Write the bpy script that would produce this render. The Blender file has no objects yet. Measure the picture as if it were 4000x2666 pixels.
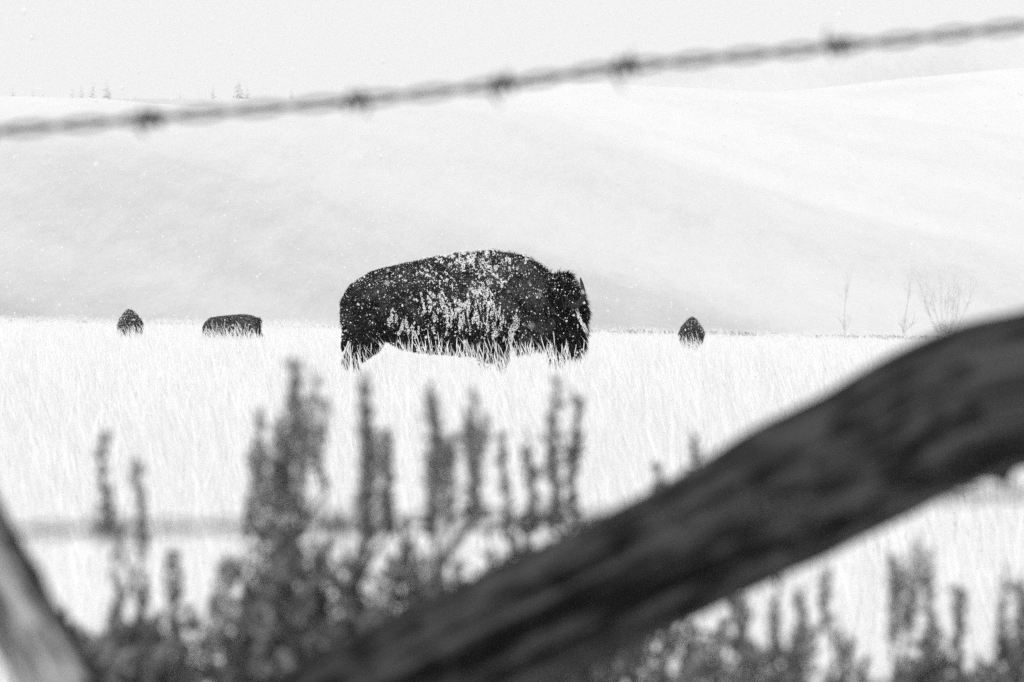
import bpy, math, random
import numpy as np
from mathutils import Vector, Matrix, noise as mnoise

S = bpy.context.scene
C = S.collection
R = math.radians
FPX = 4000 * 200 / 36.0                      # focal length in photograph pixels
EYE = 1.0                                    # camera height above the field

# ------------------------------------------------------------------ camera
cam_d = bpy.data.cameras.new('camera')
cam = bpy.data.objects.new('camera', cam_d)
C.objects.link(cam)
S.camera = cam
cam_d.lens = 200
cam_d.sensor_width = 36
cam_d.clip_start = 0.1
cam_d.clip_end = 40000
PITCH = math.atan(81 / FPX)
cam.location = (0, 0, EYE)
cam.rotation_euler = (math.pi / 2 - PITCH, 0, 0)
cam_d.dof.use_dof = True
cam_d.dof.focus_distance = 71.0
cam_d.dof.aperture_fstop = 13.5
cam_d.dof.aperture_blades = 0

# ------------------------------------------------------------------ sky and sun
SUN_EL, SUN_AZ = R(42), R(195)               # high, from behind the camera, through thick cloud
world = bpy.data.worlds.new('World')
S.world = world
world.use_nodes = True
wn, wl = world.node_tree.nodes, world.node_tree.links
wn.clear()
w_out = wn.new('ShaderNodeOutputWorld')
w_bg = wn.new('ShaderNodeBackground')
w_sky = wn.new('ShaderNodeTexSky')
w_sky.sky_type = 'NISHITA'
w_sky.sun_disc = False
w_sky.sun_elevation = SUN_EL
w_sky.sun_rotation = SUN_AZ
w_sky.dust_density = 6.0
w_bw = wn.new('ShaderNodeRGBToBW')
w_mix = wn.new('ShaderNodeMix')
w_mix.data_type = 'FLOAT'
w_mix.inputs[0].default_value = 0.93         # a closed layer of cloud in front of the clear sky
w_mix.inputs[3].default_value = 6.25
wl.new(w_sky.outputs[0], w_bw.inputs[0])
wl.new(w_bw.outputs[0], w_mix.inputs[2])
wl.new(w_mix.outputs[0], w_bg.inputs[0])
w_bg.inputs[1].default_value = 0.1
wl.new(w_bg.outputs[0], w_out.inputs[0])

sun_d = bpy.data.lights.new('sun', 'SUN')
sun_d.energy = 1.3
sun_d.angle = R(20)
sun = bpy.data.objects.new('sun', sun_d)
C.objects.link(sun)
sdir = Vector((math.sin(SUN_AZ) * math.cos(SUN_EL), math.cos(SUN_AZ) * math.cos(SUN_EL), math.sin(SUN_EL)))
sun.rotation_euler = sdir.to_track_quat('Z', 'Y').to_euler()
sun.location = (0, 0, 50)

S.view_settings.view_transform = 'Standard'
S.view_settings.look = 'None'
S.view_settings.gamma = 1.0
S.view_settings.exposure = 0.5
S.view_settings.use_curve_mapping = False
S.render.engine = 'CYCLES'
S.cycles.max_bounces = 8
S.cycles.diffuse_bounces = 4
S.cycles.transmission_bounces = 4
S.cycles.volume_bounces = 1
S.cycles.use_denoising = False

# ------------------------------------------------------------------ helpers
CAM_M = Matrix.Rotation(math.pi / 2 - PITCH, 3, 'X')


def at(px, py, d):
    """the point seen at photograph pixel (px, py), at d metres in front of the camera"""
    v = CAM_M @ Vector(((px - 2000) / FPX, (1333 - py) / FPX, -1.0))
    return Vector((0, 0, EYE)) + v * (d / v.y)


def tag(o, label=None, cat=None, group=None, kind=None):
    if label: o['label'] = label
    if cat: o['category'] = cat
    if group: o['group'] = group
    if kind: o['kind'] = kind
    return o


def empty(name, loc=(0, 0, 0), rz=0.0):
    o = bpy.data.objects.new(name, None)
    o.location = loc
    o.rotation_euler = (0, 0, rz)
    o.empty_display_size = 0.2
    C.objects.link(o)
    return o


def mesh(name, verts, faces, mat=None, parent=None, smooth=False, attr=None):
    me = bpy.data.meshes.new(name)
    verts = np.asarray(verts, dtype=np.float32).reshape(-1, 3)
    if isinstance(faces, np.ndarray):
        n, k = faces.shape
        me.vertices.add(len(verts)); me.vertices.foreach_set('co', verts.ravel())
        me.loops.add(n * k); me.loops.foreach_set('vertex_index', faces.astype(np.int32).ravel())
        me.polygons.add(n)
        me.polygons.foreach_set('loop_start', np.arange(0, n * k, k, dtype=np.int32))
        me.update(calc_edges=True)
    else:
        me.from_pydata(verts.tolist(), [], faces)
    if smooth:
        me.polygons.foreach_set('use_smooth', np.ones(len(me.polygons), dtype=bool))
    if attr is not None:
        a = me.attributes.new('shade', 'FLOAT', 'POINT')
        a.data.foreach_set('value', np.asarray(attr, dtype=np.float32))
    me.update()
    o = bpy.data.objects.new(name, me)
    C.objects.link(o)
    if mat: me.materials.append(mat)
    if parent: o.parent = parent
    return o


class MB:
    """collects pieces of ONE part"""
    def __init__(s): s.v = []; s.f = []; s.a = []

    def add(s, v, f, a=0.5):
        o = len(s.v)
        s.v += [tuple(p) for p in v]
        s.f += [tuple(i + o for i in q) for q in f]
        s.a += [a] * len(v)

    def tube(s, pts, rad, n=8, cap=True, a=0.5, rfun=None):
        pts = [Vector(p) for p in pts]
        vs, fs = [], []
        up = Vector((0, 1, 0.013))
        for i, p in enumerate(pts):
            t = (pts[min(i + 1, len(pts) - 1)] - pts[max(i - 1, 0)])
            t.normalize()
            u = t.cross(up)
            if u.length < 1e-3: u = t.cross(Vector((1, 0, 0)))
            u.normalize(); w = u.cross(t)
            r = rad[i] if hasattr(rad, '__len__') else rad
            for k in range(n):
                th = 2 * math.pi * k / n
                rr = r * (rfun(i, th) if rfun else 1)
                vs.append(p + (u * math.cos(th) + w * math.sin(th)) * rr)
        for i in range(len(pts) - 1):
            for k in range(n):
                k2 = (k + 1) % n
                fs.append((i * n + k, i * n + k2, (i + 1) * n + k2, (i + 1) * n + k))
        if cap:
            fs.append(tuple(range(n))[::-1])
            fs.append(tuple((len(pts) - 1) * n + k for k in range(n)))
        s.add(vs, fs, a)

    def build(s, name, mat, parent=None, smooth=True):
        return mesh(name, s.v, s.f, mat, parent, smooth, s.a)


def material(name, rough=0.9, spec=0.2):
    m = bpy.data.materials.new(name)
    m.use_nodes = True
    b = m.node_tree.nodes['Principled BSDF']
    b.inputs['Roughness'].default_value = rough
    b.inputs['Specular IOR Level'].default_value = spec
    return m, m.node_tree.nodes, m.node_tree.links, b


def ramp(nodes, pts):
    r = nodes.new('ShaderNodeValToRGB')
    e = r.color_ramp.elements
    while len(e) < len(pts): e.new(0.5)
    for q, (p, v) in zip(e, pts):
        q.position = p
        q.color = (v, v, v, 1)
    return r


def noise_node(nodes, links, scale, detail=4, rough=0.55, mapping=None, coord='Object'):
    t = nodes.new('ShaderNodeTexCoord')
    n = nodes.new('ShaderNodeTexNoise')
    n.inputs['Scale'].default_value = scale
    n.inputs['Detail'].default_value = detail
    n.inputs['Roughness'].default_value = rough
    if mapping:
        mp = nodes.new('ShaderNodeMapping')
        mp.inputs['Scale'].default_value = mapping
        links.new(t.outputs[coord], mp.inputs[0])
        links.new(mp.outputs[0], n.inputs['Vector'])
    else:
        links.new(t.outputs[coord], n.inputs['Vector'])
    return n


def shade_material(name, lo, hi, rough=0.9, spec=0.1, transl=0.0, nscale=None, namt=0.3):
    """colour runs from lo to hi along the 'shade' attribute that every strand, leaf or blade carries"""
    m, n, l, b = material(name, rough, spec)
    a = n.new('ShaderNodeAttribute'); a.attribute_name = 'shade'
    r = ramp(n, [(0.0, lo), (1.0, hi)])
    l.new(a.outputs['Fac'], r.inputs[0])
    col = r.outputs[0]
    if nscale:
        nz = noise_node(n, l, nscale)
        mx = n.new('ShaderNodeMix'); mx.data_type = 'RGBA'; mx.blend_type = 'MULTIPLY'
        mx.inputs[0].default_value = namt
        l.new(col, mx.inputs[6])
        rr = ramp(n, [(0.3, 0.3), (0.7, 1.0)])
        l.new(nz.outputs['Fac'], rr.inputs[0]); l.new(rr.outputs[0], mx.inputs[7])
        col = mx.outputs[2]
    l.new(col, b.inputs['Base Color'])
    if transl:
        tr = n.new('ShaderNodeBsdfTranslucent')
        l.new(col, tr.inputs[0])
        ms = n.new('ShaderNodeMixShader'); ms.inputs[0].default_value = transl
        l.new(b.outputs[0], ms.inputs[1]); l.new(tr.outputs[0], ms.inputs[2])
        l.new(ms.outputs[0], n['Material Output'].inputs[0])
    return m


M = {}
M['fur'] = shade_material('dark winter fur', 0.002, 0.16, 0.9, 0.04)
m, n, l, b = material('dark hide', 0.95, 0.03)
nz = noise_node(n, l, 14, 6)
r = ramp(n, [(0.3, 0.004), (0.75, 0.02)]); l.new(nz.outputs['Fac'], r.inputs[0]); l.new(r.outputs[0], b.inputs['Base Color'])
bp = n.new('ShaderNodeBump'); bp.inputs['Strength'].default_value = 0.8; bp.inputs['Distance'].default_value = 0.02
l.new(nz.outputs['Fac'], bp.inputs['Height']); l.new(bp.outputs[0], b.inputs['Normal'])
M['hide'] = m
m, n, l, b = material('horn', 0.65, 0.15)
nz = noise_node(n, l, 30, 3, mapping=(1, 1, 0.3)); r = ramp(n, [(0.3, 0.012), (0.7, 0.04)])
l.new(nz.outputs['Fac'], r.inputs[0]); l.new(r.outputs[0], b.inputs['Base Color'])
M['horn'] = m
m, n, l, b = material('wet eye', 0.1, 0.5); b.inputs['Base Color'].default_value = (0.004, 0.004, 0.004, 1)
M['eye'] = m
m, n, l, b = material('snow', 0.8, 0.2)
nz = noise_node(n, l, 60, 3); r = ramp(n, [(0.2, 0.78), (0.8, 0.9)])
l.new(nz.outputs['Fac'], r.inputs[0]); l.new(r.outputs[0], b.inputs['Base Color'])
M['snow'] = m
M['flake'] = shade_material('snowflake', 0.98, 0.98, 0.8, 0.1, transl=0.5)
m, n, l, b = material('snow caked in fur', 0.9, 0.1)
nz = noise_node(n, l, 45, 4); r = ramp(n, [(0.3, 0.68), (0.7, 0.9)])
l.new(nz.outputs['Fac'], r.inputs[0]); l.new(r.outputs[0], b.inputs['Base Color'])
M['furSnow'] = m
M['grass'] = shade_material('snowy dry grass', 0.10, 0.90, 0.8, 0.1, transl=0.4)
M['sage'] = shade_material('grey sagebrush leaf', 0.07, 0.28, 0.85, 0.1, transl=0.15)
M['stalk'] = shade_material('dry flower stalk', 0.12, 0.38, 0.85, 0.1, transl=0.2)
M['twig'] = shade_material('grey twig', 0.04, 0.14, 0.9, 0.1, nscale=40)
M['fartwig'] = shade_material('haze-pale frosted twig', 0.62, 0.77, 0.9, 0.1)  # frosted, and paled further so the colour carries the haze fade
M['pine'] = shade_material('haze-pale snowy needles', 0.62, 0.74, 0.9, 0.1)  # snowy, with the fading of distance haze mixed into the colour
m, n, l, b = material('galvanised wire', 0.55, 0.4); b.inputs['Metallic'].default_value = 0.3
nz = noise_node(n, l, 90, 4); r = ramp(n, [(0.35, 0.02), (0.7, 0.07)])
l.new(nz.outputs['Fac'], r.inputs[0]); l.new(r.outputs[0], b.inputs['Base Color'])
M['wire'] = m


def wood(name, lo, mid, hi, axis_scale, edge_shade=None):
    m, n, l, b = material(name, 0.85, 0.12)
    a = n.new('ShaderNodeAttribute'); a.attribute_name = 'grain'; a.attribute_type = 'GEOMETRY'
    def nn(sc, mp, det, ro=.55):
        x = n.new('ShaderNodeTexNoise'); x.inputs['Scale'].default_value = sc; x.inputs['Detail'].default_value = det
        x.inputs['Roughness'].default_value = ro
        mpn = n.new('ShaderNodeMapping'); mpn.inputs['Scale'].default_value = mp
        l.new(a.outputs['Vector'], mpn.inputs[0]); l.new(mpn.outputs[0], x.inputs['Vector'])
        return x
    def mth(op, x, y):
        q = n.new('ShaderNodeMath'); q.operation = op
        for i, v in enumerate((x, y)):
            if hasattr(v, 'links'): l.new(v, q.inputs[i])
            else: q.inputs[i].default_value = v
        return q.outputs[0]
    n1 = nn(1.0, (axis_scale, 4.5, 4.5), 6, .65).outputs['Fac']       # long grain streaks and cracks
    n2 = nn(1.0, (26, 2.6, 2.6), 4).outputs['Fac']                    # knots and blotches
    mix = mth('ADD', mth('MULTIPLY', n1, .62), mth('MULTIPLY', n2, .38))
    r = ramp(n, [(0.435, lo), (0.49, mid), (0.575, hi)])
    l.new(mix, r.inputs[0])
    col = r.outputs[0]
    if edge_shade:                                                          # dark strips along both edges: edge shade put into the colour
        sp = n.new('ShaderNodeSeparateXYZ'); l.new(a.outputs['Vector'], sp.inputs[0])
        c_ = mth('SUBTRACT', sp.outputs[1], edge_shade)
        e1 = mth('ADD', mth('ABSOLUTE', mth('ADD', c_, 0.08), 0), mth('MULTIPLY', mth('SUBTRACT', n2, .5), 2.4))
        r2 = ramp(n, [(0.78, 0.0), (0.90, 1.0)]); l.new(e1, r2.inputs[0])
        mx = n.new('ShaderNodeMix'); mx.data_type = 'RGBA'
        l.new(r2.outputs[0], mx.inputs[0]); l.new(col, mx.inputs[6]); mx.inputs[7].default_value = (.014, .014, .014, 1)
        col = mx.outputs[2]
    l.new(col, b.inputs['Base Color'])
    bp = n.new('ShaderNodeBump'); bp.inputs['Strength'].default_value = 0.8; bp.inputs['Distance'].default_value = 0.012
    l.new(mix, bp.inputs['Height']); l.new(bp.outputs[0], b.inputs['Normal'])
    return m


M['darkwood'] = wood('dark weathered pole', 0.003, 0.017, 0.060, 5.0)
M['greywood'] = wood('grey peeled pole', 0.015, 0.24, 0.46, 7.0, edge_shade=5.3)

# ------------------------------------------------------------------ the ground
rng = np.random.default_rng(7)
random.seed(7)


def ss(a, b, x):
    t = np.clip((x - a) / (b - a), 0, 1)
    return t * t * (3 - 2 * t)


def ground_z(x, y):
    """the field: tips gently down to the right, with a shallow swale before its far edge"""
    x = np.asarray(x, dtype=float); y = np.asarray(y, dtype=float)
    dip = 0.62 * ss(110, 225, y) * (1 - ss(245, 320, y))
    drop = 6.0 * ss(345, 460, y)
    return -0.0203 * x * ss(20, 90, y) - dip - drop + 0.03 * np.sin(x * 0.9 + y * 0.21) * ss(5, 30, y)


ys = np.concatenate([np.linspace(-12, 60, 60), np.linspace(62, 360, 120), np.linspace(364, 520, 30)])
xs = np.concatenate([np.linspace(-130, -42, 18), np.linspace(-40, 40, 110), np.linspace(42, 130, 18)])
gx, gy = np.meshgrid(xs, ys)
gz = ground_z(gx, gy)
nx, ny = len(xs), len(ys)
idx = np.arange(nx * ny).reshape(ny, nx)
quads = np.stack([idx[:-1, :-1], idx[:-1, 1:], idx[1:, 1:], idx[1:, :-1]], -1).reshape(-1, 4)
m, n, l, b = material('snow over stubble', 0.9, 0.1)
nz = noise_node(n, l, 3.0, 8, 0.7); r = ramp(n, [(0.25, 0.55), (0.5, 0.82), (0.8, 0.9)])
l.new(nz.outputs['Fac'], r.inputs[0]); l.new(r.outputs[0], b.inputs['Base Color'])
bp = n.new('ShaderNodeBump'); bp.inputs['Strength'].default_value = 0.6; bp.inputs['Distance'].default_value = 0.05
l.new(nz.outputs['Fac'], bp.inputs['Height']); l.new(bp.outputs[0], b.inputs['Normal'])
tag(mesh('field', np.stack([gx, gy, gz], -1).reshape(-1, 3), quads, m, smooth=True), kind='structure')

# the hill beyond the field
RX = [-3000, -600, 0, 400, 600, 800, 1100, 1400, 1900, 2300, 2700, 3000, 3200, 3500, 4000, 4600, 7000]
RY = [330, 365, 376, 385, 405, 420, 395, 362, 338, 325, 345, 362, 345, 310, 265, 230, 180]
RIDGE = 3200.0
hys = np.concatenate([np.linspace(430, 1500, 20), np.linspace(1520, 3300, 230), np.linspace(3340, 4200, 14)])
hxs = np.concatenate([np.linspace(-1500, -470, 24), np.linspace(-460, 460, 240), np.linspace(470, 1500, 24)])
hx, hy = np.meshgrid(hxs, hys)
rid_px = hx / RIDGE * FPX + 2000
zr = EYE + (1252 - np.interp(rid_px, RX, RY)) / FPX * RIDGE
base = -7.0 - 0.0203 * np.clip(hx, -400, 400)
t = (hy - 1500) / (RIDGE - 1500)
prof = np.clip(t, 0, 1)
prof = 0.75 * prof + 0.25 * (prof * prof * (3 - 2 * prof))
back = ss(RIDGE, RIDGE + 500, hy)
hz = base + (zr - base) * prof * (1 - 0.35 * back)


def fnoise(x, y, f):
    return np.array([mnoise.fractal(Vector((a, c, f)), 1.0, 2.0, 4) for a, c in zip(x.ravel(), y.ravel())]).reshape(x.shape)


# spurs run down the slope, slanting to the right
sx = hx + (hy - 2400) * 0.21
spur = fnoise(sx / 95.0, hy / 1500.0, 3.1)
hz += 5.0 * spur * np.sin(np.clip(t, 0, 1) * math.pi) ** 0.7
fine = fnoise(sx / 26.0, hy / 420.0, 9.4)
u = hx * (FPX / 2500.0) + 2000
tt = np.clip(t, 0, 1)
cover_tone = 0.64 * (1 - tt) ** 0.9  # brush cover, with spur shading and uphill haze fade put into the tone
cover_tone *= 1.12 - 0.62 * ss(1700, 3300, u) * (1 - 0.3 * (1 - tt))
cover_tone += 0.22 * spur * (1 - 0.4 * tt) + 0.06 * fine * (1 - 0.4 * tt)
cover_tone += 0.16 * np.exp(-((u - 700) / 700.0) ** 2 - ((tt - 0.62) / 0.28) ** 2)
cover_tone += 0.22 * np.exp(-((u - 3900) / 260.0) ** 2 - ((tt - 0.9) / 0.04) ** 2)
cover_tone = np.clip(cover_tone, 0.0, 1.0)
hn = np.arange(hx.size).reshape(hx.shape)
quads = np.stack([hn[:-1, :-1], hn[:-1, 1:], hn[1:, 1:], hn[1:, :-1]], -1).reshape(-1, 4)


def hill_mat(name, bare, snow):
    m, n, l, b = material(name, 0.95, 0.05)
    a = n.new('ShaderNodeAttribute'); a.attribute_name = 'shade'
    n1 = noise_node(n, l, 0.45, 8, 0.85, mapping=(1, 0.09, 0.09))
    n2 = noise_node(n, l, 0.09, 6, 0.7, mapping=(1, 0.10, 0.10))
    ad = n.new('ShaderNodeMath'); ad.operation = 'ADD'
    l.new(n1.outputs['Fac'], ad.inputs[0]); l.new(n2.outputs['Fac'], ad.inputs[1])
    th = n.new('ShaderNodeMath'); th.operation = 'MULTIPLY_ADD'; th.inputs[1].default_value = 0.45
    sb = n.new('ShaderNodeMath'); sb.operation = 'SUBTRACT'; sb.inputs[1].default_value = 0.98
    l.new(ad.outputs[0], sb.inputs[0])
    l.new(sb.outputs[0], th.inputs[0]); l.new(a.outputs['Fac'], th.inputs[2])
    r = ramp(n, [(0.0, snow), (0.4, snow * 0.85), (1.0, bare)])
    l.new(th.outputs[0], r.inputs[0]); l.new(r.outputs[0], b.inputs['Base Color'])
    return m


M['hill'] = hill_mat('snow over low brush', 0.36, 0.765)
tag(mesh('hillside', np.stack([hx, hy, hz], -1).reshape(-1, 3), quads, M['hill'], smooth=True, attr=cover_tone.ravel()), kind='structure')

# the ridge far behind it
FAR = 6200.0
fxs = np.linspace(-2600, 2600, 140); fys = np.linspace(4600, 7400, 30)
fx, fy = np.meshgrid(fxs, fys)
fpx = fx / FAR * FPX + 2000
fr = EYE + (1252 - np.interp(fpx, [-4000, 0, 1200, 2000, 2500, 3000, 3600, 4000, 5000, 9000], [360, 392, 392, 350, 280, 225, 165, 130, 90, 60])) / FPX * FAR
fz = -10 + (fr + 10) * ss(4500, FAR, fy) * (1 - 0.3 * ss(FAR, 7400, fy))
fz += 6 * fnoise(fx / 220, fy / 500, 5.5) * ss(4500, FAR, fy) * (1 - ss(FAR - 500, FAR, fy))
fcov = np.clip(0.45 + 0.3 * fnoise(fx / 160, fy / 500, 1.5), 0, 1)
hn = np.arange(fx.size).reshape(fx.shape)
quads = np.stack([hn[:-1, :-1], hn[:-1, 1:], hn[1:, 1:], hn[1:, :-1]], -1).reshape(-1, 4)
tag(mesh('far_ridge', np.stack([fx, fy, fz], -1).reshape(-1, 3), quads, M['hill'], smooth=True, attr=fcov.ravel()), kind='structure')

# ------------------------------------------------------------------ grass of the field
lib = bpy.data.collections.new('grass_tufts')


def tuft(name, nb, hmin, hmax, spread, width, lean, seedp, shade, shj):
    rr = random.Random(name)
    v, f, a = [], [], []
    for _ in range(nb):
        ang = rr.uniform(0, 2 * math.pi); rad = spread * math.sqrt(rr.random())
        bx, by = rad * math.cos(ang), rad * math.sin(ang)
        h = rr.uniform(hmin, hmax)
        lx = -lean * h * rr.uniform(0.2, 1.3) + rr.gauss(0, 0.075) * h
        ly = rr.gauss(0, 0.14) * h
        w = width * rr.uniform(0.7, 1.3)
        wa = rr.uniform(-0.9, 0.9)
        wx, wy = math.cos(wa) * w, math.sin(wa) * w
        sh = min(1, max(0, shade + rr.gauss(0, shj)))
        o = len(v)
        seed = rr.random() < seedp
        st = [(0, 0.8), (0.35, 0.75), (0.7, 0.6), (1.0, 0.12)] if not seed else [(0, 0.5), (0.5, 0.45), (0.80, 0.4), (0.88, 1.9), (0.95, 1.5), (1.0, 0.15)]
        for s_, ww in st:
            k = s_ * s_
            px, py, pz = bx + lx * k, by + ly * k, h * s_ * (1 - 0.08 * s_) - 0.02
            v.append((px - wx * ww, py - wy * ww, pz)); v.append((px + wx * ww, py + wy * ww, pz))
            a += [sh, sh]
        for i in range(len(st) - 1):
            q = o + 2 * i
            f.append((q, q + 1, q + 3, q + 2))
    me = bpy.data.meshes.new(name)
    me.from_pydata(v, [], f)
    at_ = me.attributes.new('shade', 'FLOAT', 'POINT'); at_.data.foreach_set('value', np.array(a, dtype=np.float32))
    me.materials.append(M['grass'])
    o = bpy.data.objects.new(name, me)
    lib.objects.link(o)


for i in range(5):
    tuft('tuft_a%d' % i, 62, 0.24, 0.54, 0.19, 0.0016, 0.05, 0.25, 0.96, 0.03)       # 0-4 pale
for i in range(2):
    tuft('tuft_b%d' % i, 11, 0.48, 0.86, 0.17, 0.0019, 0.17, 0.85, 0.95, 0.04)       # 5-6 tall pale
for i in range(2):
    tuft('tuft_c%d' % i, 5, 0.30, 0.56, 0.14, 0.0015, 0.20, 0.3, 0.35, 0.15)         # 7-8 dark blades painting the shaded gaps between stems


def grass(name, pts, idxs, scl, label):
    me = bpy.data.meshes.new(name)
    pts = np.asarray(pts, dtype=np.float32)
    me.vertices.add(len(pts)); me.vertices.foreach_set('co', pts.ravel())
    at1 = me.attributes.new('pick', 'INT', 'POINT'); at1.data.foreach_set('value', np.asarray(idxs, dtype=np.int32))
    at2 = me.attributes.new('size', 'FLOAT_VECTOR', 'POINT'); at2.data.foreach_set('vector', np.asarray(scl, dtype=np.float32).ravel())
    rot = np.zeros((len(pts), 3), dtype=np.float32)
    rot[:, 2] = rng.choice([0, 0, 1], len(pts)) * 0 + rng.uniform(-0.9, 0.9, len(pts))
    at3 = me.attributes.new('turn', 'FLOAT_VECTOR', 'POINT'); at3.data.foreach_set('vector', rot.ravel())
    o = bpy.data.objects.new(name, me); C.objects.link(o)
    me.materials.append(M['grass'])
    ng = bpy.data.node_groups.new(name, 'GeometryNodeTree')
    ng.interface.new_socket('Geometry', in_out='INPUT', socket_type='NodeSocketGeometry')
    ng.interface.new_socket('Geometry', in_out='OUTPUT', socket_type='NodeSocketGeometry')
    gi = ng.nodes.new('NodeGroupInput'); go = ng.nodes.new('NodeGroupOutput')
    ci = ng.nodes.new('GeometryNodeCollectionInfo')
    ci.inputs['Collection'].default_value = lib
    ci.inputs['Separate Children'].default_value = True
    ci.inputs['Reset Children'].default_value = True
    ip = ng.nodes.new('GeometryNodeInstanceOnPoints')
    ip.inputs['Pick Instance'].default_value = True
    def nat(nm, ty):
        q = ng.nodes.new('GeometryNodeInputNamedAttribute'); q.data_type = ty; q.inputs[0].default_value = nm
        return q
    ng.links.new(gi.outputs[0], ip.inputs['Points'])
    ng.links.new(ci.outputs[0], ip.inputs['Instance'])
    ng.links.new(nat('pick', 'INT').outputs[0], ip.inputs['Instance Index'])
    ng.links.new(nat('turn', 'FLOAT_VECTOR').outputs[0], ip.inputs['Rotation'])
    ng.links.new(nat('size', 'FLOAT_VECTOR').outputs[0], ip.inputs['Scale'])
    ng.links.new(ip.outputs[0], go.inputs[0])
    md = o.modifiers.new('scatter', 'NODES'); md.node_group = ng
    tag(o, label, 'grass', kind='stuff')
    return o


def scatter(d0, d1, dens, pad, mix):
    n_ = int(dens * ((0.09 * 1.25) * (d1 * d1 - d0 * d0) + 2 * pad * (d1 - d0)))
    d = np.sqrt(rng.uniform(d0 * d0, d1 * d1, n_ * 2))
    half = 0.09 * 1.25 * d + pad
    x = rng.uniform(-1, 1, n_ * 2) * half
    keep = rng.random(n_ * 2) < 0.5
    d, x = d[keep], x[keep]
    p = np.stack([x, d, ground_z(x, d)], -1)
    pk = rng.choice(9, len(p), p=mix)
    return p, pk


MIXN = [0.154] * 5 + [0.08, 0.08] + [0.035, 0.035]
MIXF = [0.15] * 5 + [0.085, 0.085] + [0.04, 0.04]
P, K = [], []
for d0, d1, dens, pad, mix in [(12, 40, 26, 1.6, MIXN), (40, 95, 14, 2.5, MIXN), (95, 180, 5, 3, MIXF), (180, 350, 2.2, 6, MIXF)]:
    p, k = scatter(d0, d1, dens, pad, mix)
    P.append(p); K.append(k)
P = np.concatenate(P); K = np.concatenate(K)
sc = rng.uniform(0.75, 1.12, len(P))
patch = np.array([mnoise.noise(Vector((a * 0.45, c * 0.12, 0.3))) for a, c, _ in P])
sc *= 1 + 0.22 * patch
wide = 1 + 1.6 * ss(90, 300, P[:, 1])            # far tufts stand for thicker bunches
tread = (np.abs(P[:, 0] + 0.6) < 2.3) & (P[:, 1] > 64) & (P[:, 1] < 73)
sc = np.where(tread, sc * np.where(K < 5, 0.82, 0.92), sc)
head_tread = (np.abs(P[:, 0] - 0.75) < 0.35) & (P[:, 1] > 66) & (P[:, 1] < 73)
sc = np.where(head_tread, sc * 0.85, sc)
SC = np.stack([sc * wide, sc * wide, sc], -1)
keep = ~((np.abs(P[:, 0] + 0.6) < 1.2) & (np.abs(P[:, 1] - 71.8) < 0.35))   # trodden down under the near bison
grass('meadow_grass', P[keep], K[keep], SC[keep], 'pale snow-dusted dry grass covering the whole flat field')

# ------------------------------------------------------------------ bison
def BX(zx): return (1250 + zx / 2.046 - 1815) / 310.4
def BZ(zy): return (642 - zy / 2.046) / 310.4


def loft(rings):
    v, f = [], []
    n_ = len(rings[0])
    for rg in rings: v += rg
    for i in range(len(rings) - 1):
        for k in range(n_):
            k2 = (k + 1) % n_
            f.append((i * n_ + k, i * n_ + k2, (i + 1) * n_ + k2, (i + 1) * n_ + k))
    f.append(tuple(range(n_))[::-1]); f.append(tuple((len(rings) - 1) * n_ + k for k in range(n_)))
    return v, f


TORSO = [(174, 570, 660, .05, 0), (190, 500, 800, .20, 0), (230, 438, 850, .30, 0), (300, 376, 870, .37, 0), (400, 318, 862, .41, .05),
         (520, 284, 862, .44, .1), (650, 250, 925, .48, .15), (800, 213, 958, .52, .25), (950, 183, 970, .54, .35), (1100, 158, 978, .53, .45),
         (1250, 149, 980, .50, .5), (1400, 147, 980, .47, .5), (1520, 156, 960, .43, .5), (1620, 177, 950, .40, .45), (1720, 212, 935, .37, .35),
         (1790, 285, 900, .33, .2), (1850, 345, 870, .28, .1), (1910, 410, 800, .2, 0)]
HEAD = [(350, 1890, 1990, .07), (380, 1845, 2000, .15), (440, 1822, 2045, .20), (510, 1815, 2108, .22), (580, 1820, 2122, .21), (650, 1840, 2122, .19),
        (720, 1860, 2116, .165), (800, 1885, 2122, .14), (860, 1910, 2122, .125), (905, 1930, 2105, .11), (940, 1960, 2080, .08), (958, 1990, 2050, .04)]
BEARD = [(760, 1790, 1960, .12), (850, 1800, 1960, .11), (920, 1815, 1950, .09), (980, 1835, 1935, .07), (1040, 1855, 1915, .045), (1090, 1870, 1900, .02)]


def rigid(v, piv, ang, sh):
    c, s_ = math.cos(ang), math.sin(ang)
    out = []
    for x, y, z in v:
        dx, dz = x - piv[0], z - piv[1]
        out.append((piv[0] + c * dx + s_ * dz + sh[0], y, piv[1] - s_ * dx + c * dz + sh[1]))
    return out


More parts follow.
